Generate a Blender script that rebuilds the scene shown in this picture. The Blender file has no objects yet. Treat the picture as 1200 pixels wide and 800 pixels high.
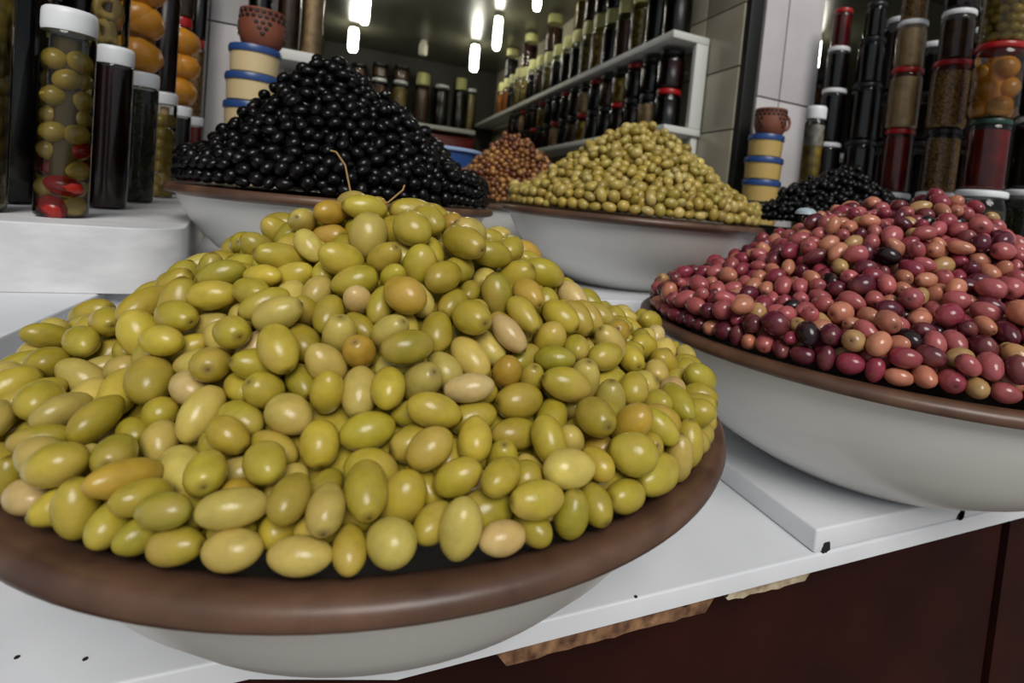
import bpy, bmesh, math, random
import numpy as np
from mathutils import Vector, Matrix, Quaternion

random.seed(7)
rng = np.random.default_rng(11)
scene = bpy.context.scene
COL = scene.collection

# ------------------------------------------------------------------ camera
S = 0.24                       # metres per layout unit
CAM_Z = 1.176                  # camera height above the floor
F_PX, CX, CY = 620.0, 673.9, 272.3
PITCH, ROLL, YAW = 0.0474, 0.0949, 0.4138
_cp, _sp, _c, _s = math.cos(PITCH), math.sin(PITCH), math.cos(YAW), math.sin(YAW)
FW = Vector((_s*_cp, _c*_cp, -_sp))
R0 = Vector((_c, -_s, 0.0))
U0 = R0.cross(FW)
RT = math.cos(ROLL)*R0 + math.sin(ROLL)*U0
UP = -math.sin(ROLL)*R0 + math.cos(ROLL)*U0
cam_d = bpy.data.cameras.new('camera')
cam = bpy.data.objects.new('camera', cam_d)
COL.objects.link(cam)
cam_d.sensor_width = 36.0
cam_d.lens = F_PX/1200*36
cam_d.shift_x = -(CX-600)/1200
cam_d.shift_y = -(400-CY)/1200
cam_d.clip_start = 0.02
cam.matrix_world = Matrix((RT, UP, -FW)).transposed().to_4x4()
cam.location = (0, 0, CAM_Z)
cam_d.dof.use_dof = True
cam_d.dof.focus_distance = 0.36
cam_d.dof.aperture_fstop = 9.0
scene.camera = cam

# ------------------------------------------------------------------ light
world = bpy.data.worlds.new('world')
scene.world = world
world.use_nodes = True
wn = world.node_tree
bg = wn.nodes['Background']
bg.inputs[0].default_value = (0.86, 0.92, 1.0, 1)
bg.inputs[1].default_value = 0.36
sun_d = bpy.data.lights.new('sun_offscreen', 'SUN')
sun_d.energy = 2.3
sun_d.angle = math.radians(30)
sun_d.color = (1.0, 0.97, 0.92)
sun = bpy.data.objects.new('sun_offscreen', sun_d)
COL.objects.link(sun)
sun.rotation_euler = Vector((0.10, 0.80, -0.72)).to_track_quat('-Z', 'Y').to_euler()
vs = scene.view_settings
vs.view_transform = 'Standard'
vs.look = 'None'
vs.gamma = 1.0
vs.exposure = 0.0

# ------------------------------------------------------------------ layout helpers
def W(x, y, z):
    """layout units (camera at the origin) -> world metres"""
    return Vector((x*S, y*S, z*S + CAM_Z))

def ratio(px, py):
    d = FW + (px-CX)/F_PX*RT - (py-CY)/F_PX*UP
    return d.x/d.y, d.z/d.y

def at(px, py, y):
    rx, rz = ratio(px, py)
    return rx*y, y, rz*y

def depth(x, y, z):
    return Vector((x, y, z)).dot(FW)

def span(pxw, px, x, y, z):
    """width in units of a round thing pxw pixels wide around column px"""
    th = math.atan((px-CX)/F_PX)
    return pxw*depth(x, y, z)*math.cos(th)/F_PX

# ------------------------------------------------------------------ materials
MATS = {}
def srgb(r, g, b):
    def f(c):
        c /= 255
        return c/12.92 if c <= .04045 else ((c+.055)/1.055)**2.4
    return (f(r), f(g), f(b), 1)

def nmat(name):
    m = bpy.data.materials.new(name)
    m.use_nodes = True
    return m, m.node_tree, m.node_tree.nodes['Principled BSDF']

def mat(name, col, rough=.5, spec=.5, noise=0.0, nscale=8, col2=None, bump=0.0, metallic=0, coat=0, voro=None, vscale=40, stretch=None):
    if name in MATS:
        return MATS[name]
    m, nt, b = nmat(name)
    L = nt.links.new
    b.inputs['Base Color'].default_value = col
    b.inputs['Roughness'].default_value = rough
    b.inputs['Specular IOR Level'].default_value = spec
    b.inputs['Metallic'].default_value = metallic
    b.inputs['Coat Weight'].default_value = coat
    tc = nt.nodes.new('ShaderNodeTexCoord')
    vec = tc.outputs['Object']
    if stretch:
        mp = nt.nodes.new('ShaderNodeMapping')
        mp.inputs['Scale'].default_value = stretch
        L(vec, mp.inputs['Vector']); vec = mp.outputs['Vector']
    if voro:
        v = nt.nodes.new('ShaderNodeTexVoronoi')
        v.inputs['Scale'].default_value = vscale
        L(vec, v.inputs['Vector'])
        r = nt.nodes.new('ShaderNodeValToRGB')
        r.color_ramp.elements[0].position = .3; r.color_ramp.elements[0].color = col
        r.color_ramp.elements[1].position = .8; r.color_ramp.elements[1].color = voro
        L(v.outputs['Distance'], r.inputs[0])
        L(r.outputs[0], b.inputs['Base Color'])
        bp = nt.nodes.new('ShaderNodeBump'); bp.invert = True
        bp.inputs['Strength'].default_value = .8; bp.inputs['Distance'].default_value = .004
        L(v.outputs['Distance'], bp.inputs['Height']); L(bp.outputs[0], b.inputs['Normal'])
    elif noise or col2:
        n = nt.nodes.new('ShaderNodeTexNoise')
        n.inputs['Scale'].default_value = nscale; n.inputs['Detail'].default_value = 6
        L(vec, n.inputs['Vector'])
        r = nt.nodes.new('ShaderNodeValToRGB')
        c2 = col2 or tuple(c*(1-noise) for c in col[:3])+(1,)
        r.color_ramp.elements[0].position = .35; r.color_ramp.elements[0].color = c2
        r.color_ramp.elements[1].position = .65; r.color_ramp.elements[1].color = col
        L(n.outputs['Fac'], r.inputs[0]); L(r.outputs[0], b.inputs['Base Color'])
        if bump:
            bp = nt.nodes.new('ShaderNodeBump')
            bp.inputs['Strength'].default_value = bump; bp.inputs['Distance'].default_value = .003
            L(n.outputs['Fac'], bp.inputs['Height']); L(bp.outputs[0], b.inputs['Normal'])
    MATS[name] = m
    return m

def glass_mat():
    if 'glass' in MATS:
        return MATS['glass']
    m = bpy.data.materials.new('jar_glass'); m.use_nodes = True
    nt = m.node_tree; nt.nodes.clear(); L = nt.links.new
    out = nt.nodes.new('ShaderNodeOutputMaterial')
    mx = nt.nodes.new('ShaderNodeMixShader')
    tr = nt.nodes.new('ShaderNodeBsdfTransparent'); tr.inputs[0].default_value = (.93, .95, .92, 1)
    gl = nt.nodes.new('ShaderNodeBsdfGlossy'); gl.inputs['Roughness'].default_value = .06
    fr = nt.nodes.new('ShaderNodeFresnel'); fr.inputs[0].default_value = 1.45
    L(fr.outputs[0], mx.inputs[0]); L(tr.outputs[0], mx.inputs[1]); L(gl.outputs[0], mx.inputs[2])
    L(mx.outputs[0], out.inputs[0])
    MATS['glass'] = m
    return m

def olive_mat(name, source, rough, spec, mottle, tipdark, blush=None, blush_amt=.5):
    """source 'object' takes the object's own colour, 'attr' the vertex colour"""
    m, nt, b = nmat(name)
    L = nt.links.new
    if source == 'object':
        oi = nt.nodes.new('ShaderNodeObjectInfo'); base = oi.outputs['Color']
    else:
        oi = nt.nodes.new('ShaderNodeAttribute'); oi.attribute_name = 'olive_colour'; base = oi.outputs['Color']
    tc = nt.nodes.new('ShaderNodeTexCoord')
    n = nt.nodes.new('ShaderNodeTexNoise'); n.inputs['Scale'].default_value = 130; n.inputs['Detail'].default_value = 3
    if source == 'object':
        add = nt.nodes.new('ShaderNodeVectorMath'); add.operation = 'ADD'
        L(tc.outputs['Object'], add.inputs[0]); L(oi.outputs['Random'], add.inputs[1])
        L(add.outputs[0], n.inputs['Vector'])
    else:
        L(tc.outputs['Object'], n.inputs['Vector'])
    mr = nt.nodes.new('ShaderNodeMapRange')
    mr.inputs[1].default_value = .3; mr.inputs[2].default_value = .7
    mr.inputs[3].default_value = 1-mottle; mr.inputs[4].default_value = 1+mottle*.5
    L(n.outputs['Fac'], mr.inputs[0])
    mul = nt.nodes.new('ShaderNodeMix'); mul.data_type = 'RGBA'; mul.blend_type = 'MULTIPLY'
    mul.inputs[0].default_value = 1
    L(base, mul.inputs[6]); L(mr.outputs[0], mul.inputs[7])
    col = mul.outputs[2]
    if blush:
        nb = nt.nodes.new('ShaderNodeTexNoise'); nb.inputs['Scale'].default_value = 42; nb.inputs['Detail'].default_value = 1
        L(n.inputs['Vector'].links[0].from_socket, nb.inputs['Vector'])
        rb = nt.nodes.new('ShaderNodeMapRange')
        rb.inputs[1].default_value = .5; rb.inputs[2].default_value = .78; rb.inputs[3].default_value = 0; rb.inputs[4].default_value = blush_amt
        L(nb.outputs['Fac'], rb.inputs[0])
        mb = nt.nodes.new('ShaderNodeMix'); mb.data_type = 'RGBA'
        L(rb.outputs[0], mb.inputs[0]); L(col, mb.inputs[6]); mb.inputs[7].default_value = blush
        col = mb.outputs[2]
    if tipdark:
        at_ = nt.nodes.new('ShaderNodeAttribute'); at_.attribute_name = 'scar'
        mx = nt.nodes.new('ShaderNodeMix'); mx.data_type = 'RGBA'
        L(at_.outputs['Fac'], mx.inputs[0]); L(col, mx.inputs[6])
        mx.inputs[7].default_value = tipdark
        col = mx.outputs[2]
    L(col, b.inputs['Base Color'])
    n2 = nt.nodes.new('ShaderNodeTexNoise'); n2.inputs['Scale'].default_value = 400
    L(tc.outputs['Object'], n2.inputs['Vector'])
    bp = nt.nodes.new('ShaderNodeBump'); bp.inputs['Strength'].default_value = .12; bp.inputs['Distance'].default_value = .001
    L(n2.outputs['Fac'], bp.inputs['Height']); L(bp.outputs[0], b.inputs['Normal'])
    b.inputs['Roughness'].default_value = rough
    b.inputs['Specular IOR Level'].default_value = spec
    b.inputs['Subsurface Weight'].default_value = 0
    return m

def tile_wall_mat(name, c, c2):
    return mat(name, c, rough=.25, col2=c2, nscale=5)

# ------------------------------------------------------------------ object helpers
def link(name, me, m, parent=None):
    o = bpy.data.objects.new(name, me)
    COL.objects.link(o)
    if m is not None:
        me.materials.clear(); me.materials.append(m)
    if parent is not None:
        o.parent = parent
    return o

def tag(o, label, cat, group=None, kind=None):
    o['label'] = label
    o['category'] = cat
    if group: o['group'] = group
    if kind: o['kind'] = kind
    return o

def struct(o):
    o['kind'] = 'structure'
    return o

def thing(name, label, cat, loc, group=None):
    o = bpy.data.objects.new(name, None)
    o.empty_display_size = .02
    COL.objects.link(o)
    o.location = loc
    return tag(o, label, cat, group)

def mesh_from(verts, faces, name='mesh', smooth=False):
    me = bpy.data.meshes.new(name)
    me.from_pydata([tuple(v) for v in verts], [], faces)
    me.update()
    if smooth:
        me.shade_smooth()
    return me

def fix_normals(me):
    bm = bmesh.new(); bm.from_mesh(me)
    bmesh.ops.recalc_face_normals(bm, faces=bm.faces)
    bm.to_mesh(me); bm.free()
    return me

def lathe(profile, n=32, name='lathe', smooth=True, sharp=35):
    """profile: list of (r, z) in metres; r==0 closes with a point"""
    verts, faces, rings = [], [], []
    for r, z in profile:
        if r <= 1e-7:
            rings.append([len(verts)]); verts.append((0, 0, z))
        else:
            rings.append(list(range(len(verts), len(verts)+n)))
            for i in range(n):
                a = 2*math.pi*i/n
                verts.append((r*math.cos(a), r*math.sin(a), z))
    for A, B in zip(rings, rings[1:]):
        if len(A) == 1 and len(B) == 1:
            continue
        for i in range(n):
            j = (i+1) % n
            if len(A) == 1:
                faces.append((A[0], B[j], B[i]))
            elif len(B) == 1:
                faces.append((A[i], A[j], B[0]))
            else:
                faces.append((A[i], A[j], B[j], B[i]))
    me = fix_normals(mesh_from(verts, faces, name))
    if smooth:
        me.shade_smooth()
        me.set_sharp_from_angle(angle=math.radians(sharp))
    return me

def box_mesh(x0, x1, y0, y1, z0, z1, bevel=0.0, name='box'):
    bm = bmesh.new()
    bmesh.ops.create_cube(bm, size=1)
    for v in bm.verts:
        v.co = Vector((x0 if v.co.x < 0 else x1, y0 if v.co.y < 0 else y1, z0 if v.co.z < 0 else z1))
    if bevel:
        bmesh.ops.bevel(bm, geom=bm.edges[:], offset=bevel, segments=3, profile=.5, affect='EDGES')
    me = bpy.data.meshes.new(name)
    bm.to_mesh(me); bm.free()
    if bevel:
        me.shade_smooth(); me.set_sharp_from_angle(angle=math.radians(40))
    return me

def ubox(name, x0, x1, y0, y1, z0, z1, m, parent=None, bevel=0.0):
    """box in layout units, origin at the middle of its base"""
    c = W((x0+x1)/2, (y0+y1)/2, z0)
    hx, hy, h = (x1-x0)/2*S, (y1-y0)/2*S, (z1-z0)*S
    o = link(name, box_mesh(-hx, hx, -hy, hy, 0, h, bevel, name), m)
    if parent is not None:
        o.parent = parent
        o.location = c - parent.location
    else:
        o.location = c
    return o

def prism_mesh(poly, z0, z1, bevel=0.0, name='prism'):
    bm = bmesh.new()
    vs_ = [bm.verts.new((x, y, z0)) for x, y in poly]
    f = bm.faces.new(vs_)
    r = bmesh.ops.extrude_face_region(bm, geom=[f])
    for v in r['geom']:
        if isinstance(v, bmesh.types.BMVert):
            v.co.z = z1
    bmesh.ops.recalc_face_normals(bm, faces=bm.faces)
    if bevel:
        top = [e for e in bm.edges if all(abs(v.co.z-z1) < 1e-6 for v in e.verts)]
        bmesh.ops.bevel(bm, geom=top, offset=bevel, segments=3, profile=.5, affect='EDGES')
    me = bpy.data.meshes.new(name)
    bm.to_mesh(me); bm.free()
    me.shade_smooth(); me.set_sharp_from_angle(angle=math.radians(40))
    return me

def tube_mesh(pts, radii, n=8, name='tube'):
    pts = [Vector(p) for p in pts]
    verts, faces = [], []
    for i, p in enumerate(pts):
        t = (pts[min(i+1, len(pts)-1)]-pts[max(i-1, 0)]).normalized()
        a = t.orthogonal().normalized(); b = t.cross(a)
        if i:
            a = (pa - t*pa.dot(t)).normalized(); b = t.cross(a)
        pa = a
        r = radii[i] if isinstance(radii, (list, tuple)) else radii
        for k in range(n):
            w = 2*math.pi*k/n
            verts.append(p+a*(r*math.cos(w))+b*(r*math.sin(w)))
    for i in range(len(pts)-1):
        for k in range(n):
            k2 = (k+1) % n
            faces.append((i*n+k, i*n+k2, (i+1)*n+k2, (i+1)*n+k))
    faces.append(tuple(range(n))[::-1])
    faces.append(tuple(range((len(pts)-1)*n, len(pts)*n)))
    return mesh_from(verts, faces, name, True)

# ------------------------------------------------------------------ palette
M_white = mat('white_laminate', srgb(217, 219, 223), rough=.35, noise=.06, nscale=14)
M_whitescuff = mat('white_scuffed_board', srgb(216, 216, 217), rough=.45, col2=srgb(196, 196, 198), nscale=22, bump=.25, stretch=(.8, 1, 2.2))
M_bowl = mat('white_enamel', srgb(222, 221, 216), rough=.3, noise=.07, nscale=6, stretch=(1, 1, 5))
M_rim = mat('brown_clay_rim', srgb(102, 73, 56), rough=.38, col2=srgb(74, 51, 39), nscale=30, bump=.2)
M_panel = mat('dark_red_brown_panel', srgb(46, 15, 10), rough=.7, spec=.12, col2=srgb(34, 10, 6), nscale=9)
M_chip = mat('bare_chipboard', srgb(150, 112, 78), rough=.9, col2=srgb(74, 44, 28), nscale=90, bump=.6)
M_black = mat('black_hole', srgb(22, 16, 13), rough=.8)
M_dark = mat('dark_wood', srgb(34, 26, 22), rough=.6, noise=.3)
M_shelf = mat('white_shelf_board', srgb(205, 206, 200), rough=.5, noise=.05)
M_tile = tile_wall_mat('white_wall_tile', srgb(206, 202, 202), srgb(196, 191, 190))
M_tileb = tile_wall_mat('beige_wall_tile', srgb(176, 170, 150), srgb(160, 152, 132))
M_grout = mat('dark_grout', srgb(110, 106, 102), rough=.9)
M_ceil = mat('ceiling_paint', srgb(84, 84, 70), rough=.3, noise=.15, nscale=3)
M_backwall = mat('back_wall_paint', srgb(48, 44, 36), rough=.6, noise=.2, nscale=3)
M_floor = mat('street_paving', srgb(168, 160, 150), rough=.8, noise=.3, nscale=4)
M_blue = mat('blue_plastic', srgb(44, 74, 130), rough=.35)
M_cream = mat('cream_plastic', srgb(214, 192, 146), rough=.45, noise=.08)
M_mustard = mat('yellow_plastic', srgb(196, 166, 96), rough=.45, noise=.12)
M_clay = mat('terracotta', srgb(134, 76, 54), rough=.6, noise=.2, nscale=20)
M_claymark = mat('dark_slip', srgb(40, 24, 20), rough=.5)
M_lidw = mat('white_lid', srgb(226, 228, 230), rough=.4)
M_lidr = mat('red_lid', srgb(158, 22, 22), rough=.3)
M_lidb = mat('black_lid', srgb(26, 26, 30), rough=.35)
M_lidg = mat('pale_green_lid', srgb(192, 190, 124), rough=.45)
M_lidteal = mat('dark_green_lid', srgb(26, 56, 46), rough=.35)
M_metal = mat('dark_metal', srgb(24, 23, 22), rough=.5, spec=.4)
G = glass_mat()
C_dark = mat('dark_preserve', srgb(20, 10, 9), rough=.3)
C_red = mat('red_preserve', srgb(142, 18, 14), rough=.3, noise=.5, nscale=25)
C_wine = mat('dark_red_preserve', srgb(52, 12, 12), rough=.3, noise=.5, nscale=25)
C_green = mat('chopped_herbs', srgb(52, 50, 24), rough=.6, voro=srgb(36, 36, 16), vscale=120)  # darker tone between the bits is gap shade put into the colour
C_olive = mat('pickled_olives', srgb(150, 130, 58), rough=.35, voro=srgb(88, 70, 32), vscale=55)
C_tan = mat('tan_preserve', srgb(222, 186, 138), rough=.5, noise=.35, nscale=40)
C_seed = mat('speckled_olives', srgb(196, 150, 84), rough=.5, voro=srgb(92, 58, 26), vscale=170)  # brine tone between the olives also carries their gap shade in the colour
C_orange = mat('orange_preserve', srgb(206, 124, 28), rough=.35, noise=.3, nscale=18)
C_yellow = mat('yellow_pickle', srgb(188, 158, 58), rough=.35, voro=srgb(110, 80, 20), vscale=38)  # brine tone in the gaps, with the shade between pieces painted in
C_brine = mat('brown_brine', srgb(88, 70, 32), rough=.2, noise=.3)
C_brown = mat('brown_preserve', srgb(96, 60, 34), rough=.5, noise=.6, nscale=30)
M_jarolive = mat('jar_olive_skin', srgb(176, 148, 62), rough=.25, noise=.25, nscale=30)
M_jarlemon = mat('preserved_lemon_skin', srgb(206, 138, 42), rough=.3, noise=.2, nscale=40)
M_jarring = mat('cut_olive_ring', srgb(200, 168, 92), rough=.4, noise=.2)
M_pepper = mat('red_pepper_skin', srgb(150, 26, 16), rough=.25)

# ------------------------------------------------------------------ structure
ZC = -1.15                     # counter top
ZT = -0.57                     # upper tier top
YE = 1.29                      # counter front edge
ZFL = -CAM_Z/S                 # floor
ZCEIL = 4.6
YB = 19.4

o = ubox('floor', -14, 22, -16, 19, ZFL-.2, ZFL, M_floor); struct(o)

def quad_wall(name, x0, x1, y0, y1, z0, z1, m):
    return struct(ubox(name, x0, x1, y0, y1, z0, z1, m))

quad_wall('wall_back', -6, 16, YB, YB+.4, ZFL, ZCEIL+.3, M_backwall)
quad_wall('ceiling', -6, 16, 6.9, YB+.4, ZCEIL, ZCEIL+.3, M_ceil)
quad_wall('wall_left', -3.6, -3.3, 2.3, YB, ZFL, 9, M_dark)
quad_wall('wall_right', 14.5, 14.8, 2.3, YB, ZFL, 9, M_backwall)
quad_wall('wall_front', -3.6, 14.8, 6.6, 6.9, ZCEIL-.05, 11, M_backwall)
quad_wall('unseen_canopy', -3.6, 14.8, 3.2, 6.6, 9.4, 9.8, M_dark)  # unseen canopy, set to block sky light from the back of the shop

def tiled_face(parent_name, x0, x1, y, z0, z1, tw, th, m, axis='x', joint=.022, offx=0.0, offz=0.0):
    """a wall core plus one tile mesh object for each tile; axis x: faces -y ; axis y: plane at x=y value, tiles along y facing -x"""
    core_t = .25
    if axis == 'x':
        core = struct(ubox(parent_name, x0, x1, y, y+core_t, z0, z1, M_grout))
    else:
        core = struct(ubox(parent_name, y, y+core_t, x0, x1, z0, z1, M_grout))
    zs = [z0]
    z = z0+offz
    while z < z1-.01:
        if z > z0+.01: zs.append(z)
        z += th
    zs.append(z1)
    xs = [x0]
    x = x0+offx
    while x < x1-.01:
        if x > x0+.01: xs.append(x)
        x += tw
    xs.append(x1)
    for za, zb in zip(zs, zs[1:]):
        for xa, xb in zip(xs, xs[1:]):
            j = joint/2
            if xb-xa < 3*j or zb-za < 3*j: continue
            pr = .035+random.uniform(-.004, .004)
            if axis == 'x':
                t = ubox('tile', xa+j, xb-j, y-pr, y, za+j, zb-j, m, core, bevel=.0015)
            else:
                t = ubox('tile', y-pr, y, xa+j, xb-j, za+j, zb-j, m, core, bevel=.0015)
    return core

# partition between the two bays, its tiled end and tiled side
YP = 5.75
xa = ratio(886, 100)[0]*YP
xb = ratio(955, 100)[0]*YP
XW = ratio(864, 150)[0]*YP
tiled_face('wall_pillar_right', xa, xb, YP, ZFL, 9, 1.7, 2.1, M_tile, offz=.33+2.1*2, offx=.4)
tiled_face('wall_partition', YP+.05, 9.5, XW, ZFL, ZCEIL, .85, .85, M_tileb, axis='y', offz=.2)
quad_wall('wall_partition_core', XW+.06, xb, YP+.26, YB, ZFL, ZCEIL, M_tileb)
o = struct(ubox('trim_2', XW-.02, xa-.05, YP-.05, YP+.06, ZFL, 9, M_metal, bevel=.004))
# left pillar, its front tiled
YL = 8.7
xl0 = ratio(212, 60)[0]*YL
xl1 = ratio(336, 60)[0]*YL
tiled_face('wall_pillar_left', xl0-.6, xl1, YL, ZFL, ZCEIL, 1.7, 1.72, M_tile, offz=.05, offx=.9)
quad_wall('wall_side_left', xl0-.6, xl1-.04, YL+.26, YB, ZFL, ZCEIL, M_backwall)

# ------------------------------------------------------------------ counter and tiers
counter = thing('display_counter', 'white-topped shop counter with chipped front edge and dark red-brown front panel', 'counter', W(2.0, YE+1.0, ZFL))
def edge_pt(px, py):
    rx_, rz_ = ratio(px, py)
    return rx_*ZC/rz_, ZC/rz_
pa, pb = edge_pt(140, 800), edge_pt(224, 782)
k = (pb[1]-pa[1])/(pb[0]-pa[0])
xj = (YE-pa[1])/k+pa[0] if abs(k) > 1e-4 else .2
xj = xj if -.1 < xj < .45 else .2
poly = [(-3.28, pa[1]+k*(-3.28-pa[0])), (min(pb[0]+.12, xj-.02), pa[1]+k*(min(pb[0]+.12, xj-.02)-pa[0])), (xj, YE), (12, YE), (12, 3.2), (-3.28, 3.2)]
print('counter poly', poly)
link('counter_top', prism_mesh([((x-2)*S, (y-YE-1)*S) for x, y in poly], (ZC-.062-ZFL)*S, (ZC-ZFL)*S, bevel=.002), M_white, counter)
ubox('front_panel', -3.28, 3.1, YE+.16, YE+.3, ZFL, ZC-.062, M_panel, counter)
ubox('front_panel', 3.13, 12, YE+.14, YE+.28, ZFL, ZC-.062, M_panel, counter)
ubox('counter_carcass', -3.2, 11.9, YE+.31, 3.1, ZFL, ZC-.09, M_dark, counter)

def ragged_strip(name, x0, x1, y0, y1, ztop, h, m, parent, seed, step=.03, amp=.45):
    rr = random.Random(seed)
    n = max(4, int((x1-x0)/step))
    verts, faces = [], []
    base = parent.location
    for i in range(n+1):
        x = x0+(x1-x0)*i/n
        hh = h*(1-amp*rr.random())
        if i in (0, n): hh = h*.3
        yy = y0+rr.uniform(0, .004)
        for (yv, zv) in ((yy, ztop), (yy, ztop-hh), (y1, ztop-hh), (y1, ztop)):
            verts.append(W(x, yv, zv)-base)
    for i in range(n):
        for k in range(4):
            k2 = (k+1) % 4
            faces.append((i*4+k, i*4+k2, (i+1)*4+k2, (i+1)*4+k))
    faces.append((0, 1, 2, 3)); faces.append((n*4+3, n*4+2, n*4+1, n*4))
    me = fix_normals(mesh_from(verts, faces, name))
    return link(name, me, m, parent)

# the broken underside strip below the nosing
xs1 = ratio(586, 757)[0]*YE; xs2 = ratio(842, 697)[0]*YE
ragged_strip('chipboard_strip', xs1, xs2, YE+.015, YE+.12, ZC-.062, .062, M_chip, counter, 3, step=.03, amp=.10)
xs3 = ratio(852, 693)[0]*YE; xs4 = ratio(958, 668)[0]*YE
ragged_strip('chipboard_strip', xs3, xs4, YE+.02, YE+.12, ZC-.062, .05, mat('pale_chipboard', srgb(190, 176, 150), rough=.9, col2=srgb(120, 96, 66), nscale=60), counter, 5, step=.03, amp=.15)
def blotch(name, p, rx, rz, m, parent, seed, th=.004):
    """a small ragged chip in a front face (facing -y)"""
    rr = random.Random(seed)
    n = 14
    verts = []
    for s in (0, 1):
        for i in range(n):
            a = 2*math.pi*i/n
            k = rr.uniform(.65, 1.15) if s == 0 else k_list[i]
            if s == 0:
                if i == 0: k_list = []
                k_list.append(k)
            verts.append(W(p[0]+rx*k*math.cos(a), p[1]-th*(s == 0), p[2]+rz*k*math.sin(a))-parent.location)
    faces = [tuple(range(n))[::-1]]
    for i in range(n):
        j = (i+1) % n
        faces.append((i, j, n+j, n+i))
    return link(name, fix_normals(mesh_from(verts, faces, name)), m, parent)
for px, py, rx, rz, sd in ((661, 734, .016, .018, 1), (851, 691, .012, .03, 2), (803, 707, .009, .009, 3)):
    x, y, z = at(px, py, YE+.01)
    blotch('chip_hole', (x, y, z), rx, rz, M_black, counter, sd)
for px, py in ((745, 699), (20, 770), (100, 772)):
    rx_, rz_ = ratio(px, py)
    yy = ZC/rz_
    if yy < YE: yy = YE+.05
    sp = link('speck', lathe([(0, .0008), (.0012, .0005), (.0014, 0)], 8), M_black, counter)
    sp.location = W(rx_*yy, yy, ZC)-counter.location

BX = ratio(955, 655)[0]*YE
plinth = thing('plinth_box', 'flat white plinth box with chipped corners under the bowl of pink olives', 'box', W(BX+3, YE+.9, ZC))
ubox('box_body', BX, BX+7, YE+.005, 2.95, ZC+.001, ZC+.09, M_white, plinth, bevel=.0022)
for px, py, rx, rz, sd in ((968, 650, .022, .024, 11), (1128, 604, .02, .03, 12), (1124, 622, .024, .02, 13)):
    x, y, z = at(px, py, YE)
    z = min(max(z, ZC+.015), ZC+.08)
    blotch('chip', (x, YE+.006, z), rx, rz, M_black, plinth, sd)

tier = thing('display_tier', 'raised white display tier behind the front bowls', 'platform', W(2, 4.5, ZC))
poly = [(-3.28, 1.62), (-.95, 1.62), (-.95, 2.98), (12.5, 2.98), (12.5, 5.6), (XW-.2, 5.6), (XW-.2, 7.6), (-3.28, 7.6)]
me = prism_mesh([((x-2)*S, (y-4.5)*S) for x, y in poly], .0005, (ZT-ZC)*S, bevel=.003)
link('tier_body', me, M_white, tier)

ledge = thing('jar_ledge', 'white scuffed board ledge carrying the row of white-lidded jars', 'ledge', W(-1.9, 4.5, ZT))
poly = [(-3.25, 2.9)]
for k in range(9):              # rounded front corner
    a = -math.pi/2+k/8*math.pi/2*.92
    poly.append((-.88+.19*math.cos(a), 3.09+.19*math.sin(a)))
poly += [(-1.62, 8.5), (-3.25, 8.5)]
ZL = -.275
link('ledge_body', prism_mesh([((x+1.9)*S, (y-4.5)*S) for x, y in poly], .0005, (ZL-ZT)*S, bevel=.0015), M_whitescuff, ledge)

# ------------------------------------------------------------------ bowls
PROFILE = [(.945, .0), (.925, .10), (.885, .26), (.82, .45), (.73, .64), (.62, .81), (.52, .93), (.46, 1.0)]
def bowl(label, cx, cy, R, zr, zb, rim_h=.047, body_m=None, rim_m=None, base=None, PROFILE=PROFILE):
    """zr: lower edge of the rim, zb: base"""
    t = thing('serving_bowl', label, 'bowl', W(cx, cy, zb))
    D = zr-zb
    k = 1.0 if base is None else base/.46
    prof = [(0, 0)]
    for r, d in reversed(PROFILE):
        rr = r if base is None else r+(base-.46)*max(0, (.945-r)/(.945-.46))
        prof.append((rr*R*S, (D*(1-d))*S))
    prof.append((.93*R*S, (D+rim_h*.3)*S))
    for r, d in PROFILE:                      # inside
        rr = r if base is None else r+(base-.46)*max(0, (.945-r)/(.945-.46))
        prof.append(((rr-.03)*R*S, (D*(1-d)*.96+.035)*S))
    prof.append((0, .035*S))
    link('bowl_body', lathe(prof, 96, 'bowl_body', sharp=60), body_m or M_bowl, t)
    h = rim_h
    rp = [(.90, -.02), (.965, -.004), (.985, .0), (.996, .12*h), (1.0, .4*h), (.997, .7*h), (.988, .92*h),
          (.975, h), (.945, h*.96), (.915, h*.7), (.89, h*.2), (.86, -.05), (.80, -.13), (.79, -.13), (.85, -.06), (.90, -.02)]
    link('rim', lathe([(a*R*S, (D+b)*S) for a, b in rp], 128, 'rim', sharp=60), rim_m or M_rim, t)
    return t

B1 = (.2427, 1.763, 1.0, -.652)
B3 = (4.742*.52, 3.4657*.52, 2.2333*.52, -.52)
BK = (.01, 3.70, .932, -.115)
BG = (2.117, 3.745, 1.034, -.071)
SLIM = [(.945, .0), (.912, .10), (.862, .26), (.80, .45), (.717, .64), (.615, .81), (.515, .93), (.45, 1.0)]
FULL = [(.945, .0), (.935, .10), (.90, .26), (.845, .45), (.765, .64), (.66, .81), (.56, .93), (.50, 1.0)]
BB = (1.72, 5.7, .78, -.09)
bowl('large white bowl with brown clay rim heaped with big yellow-green olives', *B1, ZC+.001, PROFILE=SLIM)
bowl('white bowl with brown rim heaped with pink and purple olives on the plinth box', *B3, ZC+.092, PROFILE=FULL)
bowl('white bowl with brown rim heaped with shiny black olives', *BK, ZT)
bowl('white bowl with brown rim heaped with small pale green olives', *BG, ZT, base=.43)
bowl('white bowl behind the pale green olives heaped with small brown olives', *BB, ZT)
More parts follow.
